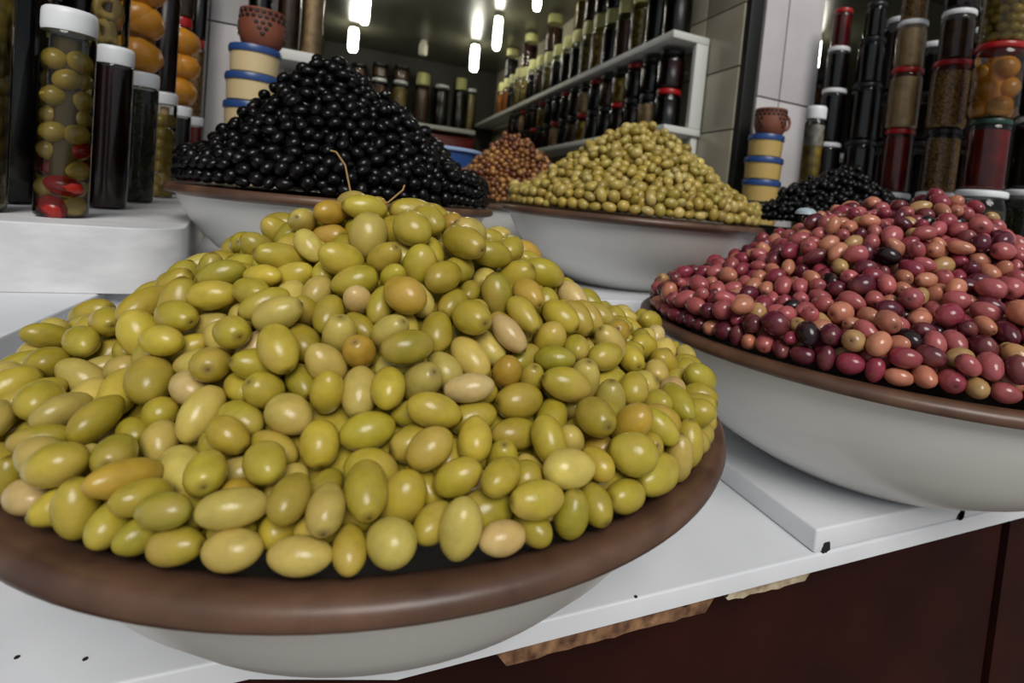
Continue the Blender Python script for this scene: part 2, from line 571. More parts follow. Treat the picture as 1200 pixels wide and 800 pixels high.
# black tub on the right
TB = (4.35, 3.75, .84, .0)
tb = thing('black_tub', 'black plastic tub of black olives behind the pink olives', 'tub', W(TB[0], TB[1], ZT))
h = (TB[3]-ZT)*S
link('tub_body', lathe([(0, 0), (.7*S, 0), (.77*S, h*.5), (.84*S, h), (.865*S, h), (.865*S, h-.006), (.82*S, h-.008), (.68*S, .006), (0, .006)], 48), mat('black_plastic', srgb(16, 16, 18), rough=.3), tb)

# ------------------------------------------------------------------ olives
def olive_mesh(name, L, r, nseg, nring, taper, dent, seed):
    """ellipsoid along X with a stem scar at +X; stores a 'scar' attribute"""
    rr = random.Random(seed)
    verts, faces, scar = [], [], []
    rings = []
    bend = rr.uniform(-.06, .06)
    for i in range(nring+1):
        t = math.pi*i/nring
        # denser rings near the scarred tip
        x = math.cos(t)*L/2
        q = math.sin(t)**1.06*r*(1+taper*math.cos(t))
        xx = x
        s = 0.0
        if i == 0: xx = x-dent*1.6; s = 1.0
        elif i == 1:
            q = max(q*.42, r*.13); xx = L/2-dent*.15; s = .55
        elif i == 2: xx = min(xx, L/2*.955)
        if i in (0, nring):
            rings.append([len(verts)]); verts.append((xx, 0, bend*r)); scar.append(s)
        else:
            ids = []
            for k in range(nseg):
                a = 2*math.pi*k/nseg
                ids.append(len(verts))
                lump = 1+.02*math.sin(2*a+seed)+.015*math.sin(3*a+seed*2+i)
                verts.append((xx, q*lump*math.cos(a), q*lump*math.sin(a)+bend*r*(1-math.sin(t))))
                scar.append(s)
            rings.append(ids)
    for A, B in zip(rings, rings[1:]):
        for k in range(nseg):
            j = (k+1) % nseg
            if len(A) == 1: faces.append((A[0], B[k], B[j]))
            elif len(B) == 1: faces.append((A[k], B[0], A[j]))
            else: faces.append((A[k], B[k], B[j], A[j]))
    me = mesh_from(verts, faces, name, True)
    at_ = me.attributes.new('scar', 'FLOAT', 'POINT')
    at_.data.foreach_set('value', scar)
    return me

class Heap:
    """a heap of olives settled on a rounded, possibly lopsided cone"""
    def __init__(self, c, R, z0, apex, H, e, Lo, ro, sd=.1, layers=1.7, seed=1, lump=.0, sizefn=None, edge=.955):
        self.c, self.R, self.z0, self.a, self.H, self.e = np.array(c, float), R*edge, z0, np.array(apex, float), H, e
        self.Lo, self.ro = Lo/S, ro/S           # layout units
        self.sd, self.layers, self.seed, self.lump, self.sizefn = sd, layers, seed, lump, sizefn
        self.drop = layers*.78*2*self.ro
    def surf(self, p):
        d = p-self.a
        u = self.a-self.c
        dl = np.linalg.norm(d, axis=1)+1e-9
        n = d/dl[:, None]
        b = n@u
        full = -b+np.sqrt(np.maximum(b*b-(u@u)+self.R**2, 1e-6))
        t = dl/full
        e = self.e
        k = (np.sqrt(t*t+e*e)-e)/(math.sqrt(1+e*e)-e)
        h = self.H*(1-k)
        if self.lump:
            h = h+self.lump*np.sin(p[:, 0]*9+self.seed)*np.sin(p[:, 1]*8+self.seed*2)*np.clip(1-t, 0, 1)*2
        s_ = np.clip((t-.80)/.20, 0, 1)
        return self.z0+h-self.drop+(self.drop-.25*self.ro)*s_*s_*(3-2*s_)
    def normal(self, p, z):
        q = .01
        gx = (self.surf(p+np.array([q, 0]))-self.surf(p-np.array([q, 0])))/(2*q)
        gy = (self.surf(p+np.array([0, q]))-self.surf(p-np.array([0, q])))/(2*q)
        n = np.stack([-gx, -gy, np.ones_like(gx)], 1)
        return n/np.linalg.norm(n, axis=1)[:, None]
    def settle(self, iters=90):
        g = np.random.default_rng(self.seed)
        slant = math.hypot(self.H, self.R)
        area = math.pi*self.R*slant*1.03
        foot = (self.Lo*.5)*self.ro*math.pi*1.06
        N = int(area*self.layers/foot)
        p2 = []
        while len(p2) < N:
            q = g.uniform(-1, 1, (N*2, 2))*self.R
            q = q[np.linalg.norm(q, axis=1) < self.R*.985]
            p2 = list(p2)+list(q+self.c)
        p2 = np.array(p2[:N])
        size = np.exp(g.normal(0, self.sd, N))
        size = np.clip(size, .75, 1.3)
        if self.sizefn is not None:
            size = size*self.sizefn(p2)
        asp = np.clip(g.normal(1, .09, N), .8, 1.2)
        r = self.ro*size/np.sqrt(asp)
        half = self.Lo/2*size*np.sqrt(asp)
        a = np.maximum(half-r, .05*r)
        z = self.surf(p2)
        nn = self.normal(p2, z)
        off = g.uniform(.3, 1, N)*self.drop*1.25
        c = np.c_[p2, z]+nn*(off+r)[:, None]
        ax = g.normal(0, 1, (N, 3))
        ax = ax-nn*(np.einsum('ij,ij->i', ax, nn)*.93)[:, None]
        ax /= np.linalg.norm(ax, axis=1)[:, None]
        P = np.concatenate([c+ax*a[:, None], c-ax*a[:, None]])
        rr = np.concatenate([r, r])*.985
        own = np.concatenate([np.arange(N), np.arange(N)])
        I = J = None
        for it in range(iters):
            if it % 8 == 0:
                I, J = self.pairs(P, rr.max()*2*1.25)
                k = own[I] != own[J]
                I, J = I[k], J[k]
            # towards the core
            s = self.surf(P[:, :2])
            n = self.normal(P[:, :2], s)
            dist = (P[:, 2]-s)*n[:, 2]
            pull = np.where(dist > rr, np.minimum(dist-rr, .10*rr), dist-rr)
            P -= n*pull[:, None]
            P[:, 2] -= .015*rr
            for sub in range(2):
                d = P[I]-P[J]
                l = np.linalg.norm(d, axis=1)+1e-9
                ov = rr[I]+rr[J]-l
                m = ov > 0
                w = (d[m]/l[m][:, None])*(ov[m]*.42)[:, None]
                ii, jj = I[m], J[m]
                for k in range(3):
                    P[:, k] += np.bincount(ii, w[:, k], len(P))-np.bincount(jj, w[:, k], len(P))
                # rigid olive
                A, B = P[:N], P[N:]
                cc = (A+B)/2
                dd = A-B
                dd /= np.linalg.norm(dd, axis=1)[:, None]+1e-9
                P[:N] = cc+dd*a[:, None]; P[N:] = cc-dd*a[:, None]
            # kept inside the bowl
            v = P[:, :2]-self.c
            lv = np.linalg.norm(v, axis=1)
            lim = self.R*1.0-rr*.7
            k = lv > lim
            P[k, :2] = self.c+v[k]/lv[k][:, None]*lim[k][:, None]
        A, B = P[:N], P[N:]
        self.cen = (A+B)/2
        self.ax = (A-B)/np.linalg.norm(A-B, axis=1)[:, None]
        self.r = r; self.half = half
        self.N = N
        return self
    @staticmethod
    def pairs(P, cell):
        q = np.floor((P-P.min(0))/cell).astype(np.int64)+1
        dim = q.max(0)+2
        key = (q[:, 0]*dim[1]+q[:, 1])*dim[2]+q[:, 2]
        order = np.argsort(key, kind='stable')
        ks = key[order]
        out_i, out_j = [], []
        for dx in (-1, 0, 1):
            for dy in (-1, 0, 1):
                for dz in (-1, 0, 1):
                    nk = key+(dx*dim[1]+dy)*dim[2]+dz
                    lo = np.searchsorted(ks, nk, 'left'); hi = np.searchsorted(ks, nk, 'right')
                    cnt = hi-lo
                    mx = cnt.max() if len(cnt) else 0
                    for s in range(mx):
                        m = cnt > s
                        i = np.nonzero(m)[0]
                        j = order[lo[m]+s]
                        k = i < j
                        i, j = i[k], j[k]
                        d = np.linalg.norm(P[i]-P[j], axis=1) < cell
                        out_i.append(i[d]); out_j.append(j[d])
        return np.concatenate(out_i), np.concatenate(out_j)

def size1(p):
    return np.clip(.80+(.916*p[:, 1]+.40*p[:, 0]-.86)*.36, .76, 1.0)
heaps = {}
heaps['big'] = Heap(B1[:2], B1[2], -.605, (.10, 1.66), .56, .42, .0278, .0089, seed=3, lump=.012, sizefn=size1, sd=.11).settle()
heaps['pink'] = Heap(B3[:2], B3[2], -.47, (B3[0]+.26, B3[1]-.02), .67, .33, .0222, .0081, seed=5, lump=.03, sd=.10).settle()
heaps['black'] = Heap(BK[:2], BK[2], -.07, (-.12, 3.68), .85, .12, .0205, .0078, seed=7, lump=.01, sd=.08).settle()
heaps['pale'] = Heap(BG[:2], BG[2], -.022, (2.155, 3.755), .73, .2, .0214, .0080, seed=9, lump=.02, sd=.09).settle()
heaps['brown'] = Heap(BB[:2], BB[2], -.04, (1.66, 5.7), .76, .3, .0175, .007, seed=13, lump=.02, sd=.1, layers=1.4).settle(60)
heaps['blackr'] = Heap(TB[:2], TB[2], .05, (TB[0]+.12, TB[1]), .56, .3, .0205, .0078, seed=17, lump=.03, sd=.1, layers=1.4).settle(60)

# which olives show, and how large: a coarse depth buffer over all heaps
BW, BH = 600, 400
zb = np.full((BH, BW), 1e9); ib = np.full((BH, BW), -1, int)
allc, allr, src = [], [], []
for hn, h in heaps.items():
    for k in range(h.N):
        for s in (-.45, .45):
            allc.append(h.cen[k]+h.ax[k]*s*(h.half[k])); allr.append(h.r[k]); src.append((hn, k))
allc = np.array(allc); allr = np.array(allr)
D = allc@np.array(FW); X = (CX+F_PX*(allc@np.array(RT))/D)*BW/1200; Y = (CY-F_PX*(allc@np.array(UP))/D)*BH/800
RP = F_PX*allr/D*BW/1200
for k in range(len(allc)):
    x, y, rp = X[k], Y[k], RP[k]
    if x+rp < 0 or y+rp < 0 or x-rp > BW-1 or y-rp > BH-1: continue
    x0, x1 = max(0, int(x-rp)), min(BW-1, int(x+rp)+1)
    y0, y1 = max(0, int(y-rp)), min(BH-1, int(y+rp)+1)
    yy, xx = np.mgrid[y0:y1+1, x0:x1+1]
    q = 1-((xx-x)**2+(yy-y)**2)/(rp*rp)
    m = q > 0
    dz = D[k]-allr[k]*np.sqrt(np.maximum(q, 0))
    sub = zb[y0:y1+1, x0:x1+1]
    m &= dz < sub
    sub[m] = dz[m]
    ib[y0:y1+1, x0:x1+1][m] = k
cnt = np.bincount(ib[ib >= 0], minlength=len(allc))
vis = {hn: np.zeros(h.N) for hn, h in heaps.items()}
for k, c in enumerate(cnt):
    vis[src[k][0]][src[k][1]] += c

def pick(pal, g):
    w = np.array([p[0] for p in pal], float); w /= w.sum()
    i = g.choice(len(pal), p=w)
    c = np.array(srgb(*pal[i][1])[:3])
    c = c*np.exp(g.normal(0, .10))*np.exp(g.normal(0, .022, 3))
    return i, tuple(c)+(1,)

KINDS = {
 'big': dict(name='green_olive', cat='olive', group='big green olives heaped in the large front bowl', rest='heap of big yellow-green olives filling the large front bowl',
   pal=[(38, (176, 157, 54), 'big yellow-green olive heaped in the large front bowl'),
        (26, (162, 146, 46), 'big yellow-green olive heaped in the large front bowl'),
        (18, (188, 169, 84), 'big pale straw-coloured olive heaped in the large front bowl'),
        (4, (198, 172, 112), 'big pinkish-tan olive heaped in the large front bowl'),
        (5, (172, 140, 50), 'big amber-blushed olive heaped in the large front bowl')],
   rough=.28, spec=.5, mottle=.16, blush=srgb(190, 158, 88), tip=srgb(86, 66, 30), hi=(18, 12)),
 'pink': dict(name='pink_olive', cat='olive', group='pink and purple olives heaped on the plinth box bowl', rest='heap of pink and purple olives filling the bowl on the plinth box',
   pal=[(32, (166, 84, 86), 'rosy pink olive in the bowl on the plinth box'),
        (20, (136, 52, 66), 'purple-red olive in the bowl on the plinth box'),
        (20, (88, 32, 46), 'dark purple olive in the bowl on the plinth box'),
        (18, (186, 120, 94), 'salmon-tan olive in the bowl on the plinth box'),
        (6, (176, 140, 90), 'straw-tan olive in the bowl on the plinth box'),
        (3, (34, 20, 24), 'near-black olive among the pink ones on the plinth box')],
   rough=.2, spec=.5, mottle=.2, blush=srgb(186, 116, 96), tip=srgb(58, 24, 26), hi=(14, 10)),
 'black': dict(name='black_olive', cat='olive', group='black olives heaped in the white bowl', rest='heap of shiny black olives filling the white bowl behind the green olives',
   pal=[(10, (9, 8, 9), 'shiny black olive in the heap beside the blue-lidded tubs'),
        (3, (14, 11, 12), 'shiny black olive in the heap beside the blue-lidded tubs')],
   rough=.22, spec=.28, mottle=.2, tip=srgb(8, 7, 7), hi=(12, 8)),
 'pale': dict(name='pale_green_olive', cat='olive', group='small pale green olives heaped in the back bowl', rest='heap of small pale green olives filling the bowl by the tiled partition',
   pal=[(30, (174, 152, 76), 'small pale green olive in the heap by the tiled partition'),
        (20, (160, 138, 60), 'small pale green olive in the heap by the tiled partition'),
        (10, (184, 164, 96), 'small pale straw olive in the heap by the tiled partition')],
   rough=.3, spec=.5, mottle=.15, tip=srgb(70, 52, 24), hi=(12, 8)),
 'brown': dict(name='brown_olive', cat='olive', group='small brown olives heaped behind the pale green ones', rest='heap of small brown olives behind the pale green olives',
   pal=[(20, (128, 82, 44), 'small brown olive in the heap behind the pale green olives'),
        (12, (98, 52, 34), 'small brown olive in the heap behind the pale green olives'),
        (10, (156, 112, 58), 'small brown olive in the heap behind the pale green olives')],
   rough=.3, spec=.5, mottle=.2, tip=srgb(50, 30, 16), hi=(10, 7)),
 'blackr': dict(name='tub_black_olive', cat='olive', group='black olives in the tub behind the pink olives', rest='heap of black olives in the tub behind the pink olives',  # same black olives as in the white bowl, here in the tub
   pal=[(10, (11, 10, 11), 'black olive in the plastic tub behind the pink olives')],
   rough=.28, spec=.25, mottle=.2, tip=srgb(8, 7, 7), hi=(12, 8)),
}
X_AXIS = Vector((1, 0, 0))
stem_spots = [((411, 226), (394, 178)), ((455, 237), (474, 217))]
big_objs = []
for hn, h in heaps.items():
    K = KINDS[hn]
    g = np.random.default_rng(h.seed+100)
    mo = olive_mat(hn+'_olive_skin', 'object', K['rough'], K['spec'], K['mottle'], K['tip'], K.get('blush'), .28 if hn == 'pink' else .5)
    ma = olive_mat(hn+'_olive_heap_skin', 'attr', K['rough'], K['spec'], K['mottle'], None)
    nv = 5
    variants = []
    Lm, rm = h.Lo*S, h.ro*S
    for v in range(nv):
        me = olive_mesh(K['name'], Lm, rm, K['hi'][0], K['hi'][1], random.uniform(-.12, .12), rm*.10, v*7+h.seed)
        me.materials.append(mo)
        variants.append(me)
    order = np.argsort(-vis[hn])
    solo = [k for k in order if vis[hn][k] > 0][:300]
    solo_set = set(solo)
    for k in range(h.N):
        pi, colr = pick(K['pal'], g)
        if k not in solo_set:
            continue
        o = bpy.data.objects.new(K['name'], variants[int(g.integers(nv))])
        COL.objects.link(o)
        o.location = W(*h.cen[k])
        a = Vector(h.ax[k])
        if g.random() < .5: a = -a
        q = X_AXIS.rotation_difference(a) @ Quaternion(X_AXIS, g.uniform(0, 6.28))
        o.rotation_mode = 'QUATERNION'; o.rotation_quaternion = q
        sx = 2*h.half[k]*S/Lm; sr = h.r[k]*S/rm
        o.scale = (sx, sr, sr)
        o.color = colr
        tag(o, K['pal'][pi][2], 'olive', K['group'])
        if hn == 'big':
            P = h.cen[k]; Dd = P@np.array(FW)
            big_objs.append((o, CX+F_PX*(P@np.array(RT))/Dd, CY-F_PX*(P@np.array(UP))/Dd, vis[hn][k], k))
    # the rest and the core as one heap
    low = olive_mesh('low', Lm, rm, 8, 6, 0, rm*.05, 3)
    lv = np.array([v.co[:] for v in low.vertices]); lf = [tuple(p.vertices) for p in low.polygons]
    bpy.data.meshes.remove(low)
    base = W(h.c[0], h.c[1], h.z0)
    V, Fc, Cc = [], [], []
    nvt = 0
    for k in range(h.N):
        if k in solo_set: continue
        q = X_AXIS.rotation_difference(Vector(h.ax[k])).to_matrix()
        M = np.array(q)
        loc = np.array(W(*h.cen[k])-base)
        sc = np.array([2*h.half[k]*S/Lm, h.r[k]*S/rm, h.r[k]*S/rm])
        V.append((lv*sc)@M.T+loc)
        Fc += [tuple(i+nvt for i in f) for f in lf]
        _, colr = pick(K['pal'], g)
        Cc += [colr]*len(lv)
        nvt += len(lv)
    # core: a closed lump under the settled layer
    nr, na = 14, 48
    ring0 = nvt
    pts = []
    for i in range(nr+1):
        for j in range(na):
            rad = h.R*.93*i/nr; an = 2*math.pi*j/na
            pts.append((h.c[0]+rad*math.cos(an), h.c[1]+rad*math.sin(an)))
    pts = np.array(pts)
    zz = h.surf(pts)
    V.append(np.array([np.array(W(p[0], p[1], z)-base) for p, z in zip(pts, zz)]))
    for i in range(nr):
        for j in range(na):
            j2 = (j+1) % na
            Fc.append((ring0+i*na+j, ring0+(i+1)*na+j, ring0+(i+1)*na+j2, ring0+i*na+j2))
    Cc += [srgb(*K['pal'][0][1])]*len(pts)
    me = mesh_from(np.concatenate(V), Fc, K['name']+'_heap', True)
    ca = me.attributes.new('olive_colour', 'FLOAT_COLOR', 'POINT')
    ca.data.foreach_set('color', np.array(Cc, float).ravel())
    o = link(K['name']+'_heap', me, ma)
    o.location = base
    tag(o, K['rest'], 'olives', kind='stuff')

M_stem = mat('dry_stem', srgb(150, 120, 70), rough=.7)
used_o = set()
for (p0, p1) in stem_spots:
    best = min((b for b in big_objs if b[3] > 20 and b[0].name not in used_o), key=lambda b: (b[1]-p0[0])**2+(b[2]-p0[1])**2)
    o = best[0]; used_o.add(o.name)
    y = o.location.y/S
    a = Vector(o.location); b = W(*at(p1[0], p1[1], y+.03))
    up = W(*at(p0[0], p0[1], y))
    mid = (up*.35+b*.65)+Vector((.0025, 0, .001))
    hook = b+Vector((-.004, 0, .0005)) if p1[0] < 420 else b
    bpy.context.view_layer.update()
    inv = o.matrix_world.inverted()
    pts = [a*.6+up*.4, up, mid, b] + ([hook] if hook is not b else [])
    # smooth
    fine = []
    for i in range(len(pts)-1):
        for s in range(4):
            fine.append(pts[i].lerp(pts[i+1], s/4))
    fine.append(pts[-1])
    st = link('stem', tube_mesh([p for p in fine], .0007, 6), M_stem)
    st.parent = o
    st.matrix_parent_inverse = inv

# ------------------------------------------------------------------ jars
JM = {}
def jar(label, x, y, z0, r, h, contents, lid, group=None, lid_h=.09, fill=.93, pieces=None, seg=28, name='jar', neck=.86, squat=False, lid_r=None):
    """a glass jar: glass shell, contents and lid; x, y, z0, r, h in layout units, h includes the lid"""
    t = thing(name, label, 'jar', W(x, y, z0), group)
    R, H, LH = r*S, h*S, lid_h*S
    body = H-LH
    key = (round(R, 4), round(H, 4), round(LH, 4), seg, neck, lid_r)
    if key not in JM:
        sh = min(.16*body, R*(.55 if neck < .9 else .3))
        gp = [(0, .001), (R*.86, .001), (R*.97, R*.10), (R, R*.25), (R, body-sh*1.5), (R*.985, body-sh), (R*(neck+.04), body-sh*.45), (R*neck, body-sh*.3), (R*neck, body)]
        gm = lathe(gp, seg, 'glass', sharp=60)
        k = fill
        top = body-sh*1.25
        cp = [(0, R*.07), (R*.80, R*.07), (R*.93, R*.18), (R*.955, R*.3), (R*.955, top), (R*.85, top+.15*sh), (0, top+.2*sh)]
        cm = lathe(cp, seg, 'contents', sharp=60)
        lr = (lid_r if lid_r else neck+.06)*R
        lp = [(0, body-.002), (lr*.97, body-.002), (lr, body+LH*.06), (lr, body+LH*.72), (lr*.97, body+LH*.92), (lr*.9, body+LH), (lr*.82, body+LH*.9), (0, body+LH*.9)]
        lm = lathe(lp, seg, 'lid', sharp=50)
        JM[key] = (gm, cm, lm)
    gm, cm, lm = JM[key]
    def sub(nm, me, m):
        o = bpy.data.objects.new(nm, me)
        if len(me.materials) == 0: me.materials.append(m)
        COL.objects.link(o); o.parent = t
        o.material_slots[0].link = 'OBJECT'
        o.material_slots[0].material = m
        return o
    if contents is not None:
        sub('contents', cm, contents)
    sub('glass', gm, G)
    if lid is not None:
        sub('lid', lm, lid)
    return t

def jar_pieces(t, r, h, pr, aspect, m, name, seed, density=1.0, ring=False, lid_h=.09):
    for ch in t.children:
        if ch.name.startswith('contents'):
            k = max(.3, 1-.95*pr/r)
            ch.scale = (k, k, 1)
    """loose pieces pressed against the glass, each a part of its own"""
    rr = random.Random(seed)
    R, H = r*S, (h-lid_h)*S*.95
    if ring:
        bm = bmesh.new()
        n1, n2 = 12, 6
        vs_ = [[bm.verts.new(((pr*S*.68+pr*S*.32*math.cos(b))*math.cos(a), (pr*S*.68+pr*S*.32*math.cos(b))*math.sin(a), pr*S*.3*math.sin(b))) for b in [2*math.pi*k/n2 for k in range(n2)]] for a in [2*math.pi*k/n1 for k in range(n1)]]
        for i in range(n1):
            for j in range(n2):
                bm.faces.new((vs_[i][j], vs_[(i+1) % n1][j], vs_[(i+1) % n1][(j+1) % n2], vs_[i][(j+1) % n2]))
        me = bpy.data.meshes.new(name); bm.to_mesh(me); bm.free(); me.shade_smooth()
    else:
        me = olive_mesh(name, 2*pr*S*aspect, pr*S, 12, 8, .05, pr*S*.05, seed)
    me.materials.append(m)
    rad = R*.97-pr*S*.95
    rows = max(1, int(H/(pr*S*1.75)))
    per = max(3, int(2*math.pi*rad/(pr*S*2*(1+aspect)/2*1.02)))
    for i in range(rows):
        for j in range(per):
            if rr.random() > density: continue
            a = 2*math.pi*(j+.5*(i % 2)+rr.uniform(-.15, .15))/per
            z = pr*S*1.1+i*pr*S*1.75+rr.uniform(-.15, .15)*pr*S
            o = bpy.data.objects.new(name, me); COL.objects.link(o); o.parent = t
            o.location = (rad*math.cos(a), rad*math.sin(a), z)
            if ring:
                o.rotation_euler = (rr.uniform(1.2, 1.9), rr.uniform(-.3, .3), a+math.pi/2+rr.uniform(-.5, .5))
            else:
                o.rotation_euler = (rr.uniform(-.6, .6), rr.uniform(-.7, .7), a+math.pi/2+rr.uniform(-.4, .4))

ZJ = ZL+.002

# --- left row of tall white-lidded jars, and the jars stacked on their lids
row = [  # lid px, lid py, width px, contents, word
 (86, 14, 63, C_brine, 'tall white-lidded jar of mixed olive pickles with red pepper pieces'),
 (134, 56, 44, C_wine, 'tall white-lidded jar of dark red preserve beside the mixed pickles'),
 (168, 86, 36, C_green, 'tall white-lidded jar packed with dark green herbs'),
 (194, 109, 28, C_tan, 'white-lidded jar of tan pickles between the herbs and a dark jar'),
 (213, 125, 23, C_dark, 'white-lidded jar of black preserve next to the tan pickles'),
 (229, 140, 19, C_red, 'white-lidded jar of red preserve at the end of the ledge row'),
]
ztop = at(86, 14, 3.25)[2]
left_tops = []
for i, (px, py, w, c, lab) in enumerate(row):
    yy = min(8.2, ztop/ratio(px, py)[1])
    xx = ratio(px-4-(5 if i == 0 else 0), (py+258)/2)[0]*yy
    r = min(.19, span(w, px, xx, yy, 0)/2*1.06)
    t = jar(lab, xx, yy, ZJ, r, ztop-ZJ, c, M_lidw, lid_h=.095, neck=.95, lid_r=1.02)
    if i == 0:
        jar_pieces(t, r, ztop-ZJ, .048, 1.15, M_jarolive, 'olive', 4, .8, lid_h=.11)
        jar_pieces(t, r*1.01, (ztop-ZJ)*.62, .05, 1.5, M_pepper, 'red_pepper_piece', 9, .16, lid_h=.11)
    if i == 3:
        jar_pieces(t, r, ztop-ZJ, .06, 1.15, M_jarolive, 'olive', 5, .9, lid_h=.11)
    left_tops.append((xx, yy, r))
def on_left(i, dx, h, c, lid, lab, rs=1.05, **k):
    x, y, r = left_tops[i]
    return jar(lab, x+dx, y+.02, ztop+.001, r*rs, h, c, lid, **k), r*rs
t, r_ = on_left(1, -.05, 1.15, C_brine, M_lidw, 'jar of cut olive rings stacked on a white lid', rs=1.12)
jar_pieces(t, r_, 1.15, .075, 1, M_jarring, 'olive_ring', 6, .9, ring=True)
t, r_ = on_left(2, -.05, 1.25, C_orange, M_lidr, 'jar of whole preserved orange lemons stacked on a white lid', rs=1.05)
jar_pieces(t, r_, 1.25, .13, 1.1, M_jarlemon, 'lemon', 7, 1)
on_left(3, -.03, 1.4, C_wine, M_lidb, 'tall dark red jar stacked beside the preserved lemons')
hY = at(209, 20, left_tops[4][1])[2]-ztop
t, r_ = on_left(4, -.05, hY, C_yellow, M_lidr, 'red-lidded jar of yellow lemons stacked near the tiled pillar', rs=1.15)
jar_pieces(t, r_, hY, .15, 1.1, M_jarlemon, 'lemon', 8, 1)
x5, y5, _ = left_tops[4]
jar('dark jar standing on the red lid of the yellow lemon jar', x5-.04, y5+.02, ztop+hY+.002, r_*.9, .9, C_brown, M_lidr)
hC = at(227, 46, left_tops[5][1])[2]-ztop
on_left(5, -.03, hC, C_seed, M_lidr, 'red-lidded jar of speckled small olives beside the tiled pillar', rs=1.0)
x6, y6, r6 = left_tops[5]
jar('dark jar standing on the red lid of the speckled olives', x6-.03, y6+.02, ztop+hC+.002, r6, 1.0, C_dark, M_lidr)
# edge jars
xx = ratio(0, 120)[0]*3.25
jar('jar of yellowish-brown pickles at the outer end of the ledge', xx-.13, 3.27, ZJ, .15, 1.45, C_olive, M_lidw, lid_h=.11)
xx = -1.74
jar('black jar tucked behind the mixed pickles jar', xx, 3.95, ZJ, .165, 1.35, C_dark, M_lidb)
jar('jar of dark red peppers stacked on the black jar behind the mixed pickles', xx, 3.95, ZJ+1.352, .16, .8, C_wine, M_lidb)
for i in range(4):
    yy = 4.5+i*1.0
    jar('tall black jar in the back row behind the white-lidded jars', -2.75, yy, ZJ, .24, 1.7, C_dark, M_lidb, group='black jars at the back of the ledge')
    jar('black jar stacked on another in the back row of the ledge', -2.75, yy, ZJ+1.702, .24, 1.5, C_wine, M_lidb, group='stacked black jars at the back of the ledge')

# --- tubs and clay pots
def tub(label, x, y, z0, r, h, m, group):
    t = thing('plastic_tub', label, 'tub', W(x, y, z0), group)
    R, H = r*S, h*S
    link('tub_body', lathe([(0, .0), (R*.86, .0), (R*.9, H*.04), (R*.94, H*.74), (R*.94, H*.8), (0, H*.8)], 32), m, t)
    link('lid', lathe([(R*.94, H*.74), (R*.99, H*.74), (R*1.0, H*.78), (R*1.0, H*.92), (R*.97, H*.985), (R*.9, H*.985), (R*.88, H*.93), (0, H*.93)], 32), M_blue, t)
    return t
def clay_pot(label, x, y, z0, r, h, handle, px_ang):
    t = thing('clay_pot', label, 'pot', W(x, y, z0))
    R, H = r*S, h*S
    link('pot_body', lathe([(0, 0), (R*.72, 0), (R*.86, H*.12), (R*.98, H*.4), (R*.97, H*.65), (R*.93, H*.9), (R*.97, H*.97), (R*.95, H), (R*.88, H*.98), (R*.84, H*.7), (R*.7, H*.15), (0, H*.12)], 36), M_clay, t)
    a = px_ang
    pts = []
    for k in range(9):
        w = -math.pi/2+math.pi*k/8
        rr = R*.93+R*.34*math.cos(w)
        pts.append((rr*math.cos(a), rr*math.sin(a), H*.55+H*.28*math.sin(w)))
    if handle: link('handle', tube_mesh(pts, R*.10, 8), M_clay, t)
    # dark dabs round the wall
    dab = lathe([(0, R*.04), (R*.085, R*.03), (R*.105, 0)], 8, 'painted_dab')
    dab.materials.append(M_claymark)
    for zi, (zf, rf) in enumerate(((.9, .94), (.76, .96), (.6, .98), (.45, .985), (.32, .955))):
        n = 22
        for k in range(n):
            w = 2*math.pi*(k+.5*(zi % 2))/n
            if zi >= 2 and math.sin(w*4+1) < (.0 if zi == 2 else .45): continue
            o = bpy.data.objects.new('painted_dab', dab); COL.objects.link(o); o.parent = t
            o.location = (R*rf*math.cos(w), R*rf*math.sin(w), H*zf)
            o.rotation_euler = (0, math.pi/2, w)
    return t
def tub_stack(px, lid_pys, y, wpx, m, lab, group, pot, pot_label, handle, ang):
    x = ratio(px, lid_pys[0]+30)[0]*y
    zs = [at(px, p, y)[2] for p in lid_pys]
    r = span(wpx, px, x, y, zs[0])/2
    step = (zs[0]-zs[-1])/(len(zs)-1)
    z = zs[0]
    n = int((z-ZT)/step)
    last = (z-ZT)/n
    for i in range(n):
        rr = r*(.93 if i == 0 else 1.0)
        tub(lab, x, y, ZT+(n-1-i)*last, rr, last-.004, m, group)
    pz = at(px, pot, y)[2]
    clay_pot(pot_label, x+.04, y, z, r*.84, pz-z, handle, ang)
tub_stack(298, (56, 85, 119), 5.5, 68, M_cream, 'cream plastic tub with blue lid stacked by the black olives', 'cream tubs stacked by the black olives',
          13, 'terracotta pot with dark dabs on top of the cream tubs', False, -1.2)
tub_stack(895, (158, 180, 204, 227), 5.3, 47, M_mustard, 'mustard yellow tub with blue lid stacked by the white pillar', 'mustard tubs stacked by the white pillar',
          127, 'terracotta cup with handle and dark dabs on the mustard tubs', True, -.3)

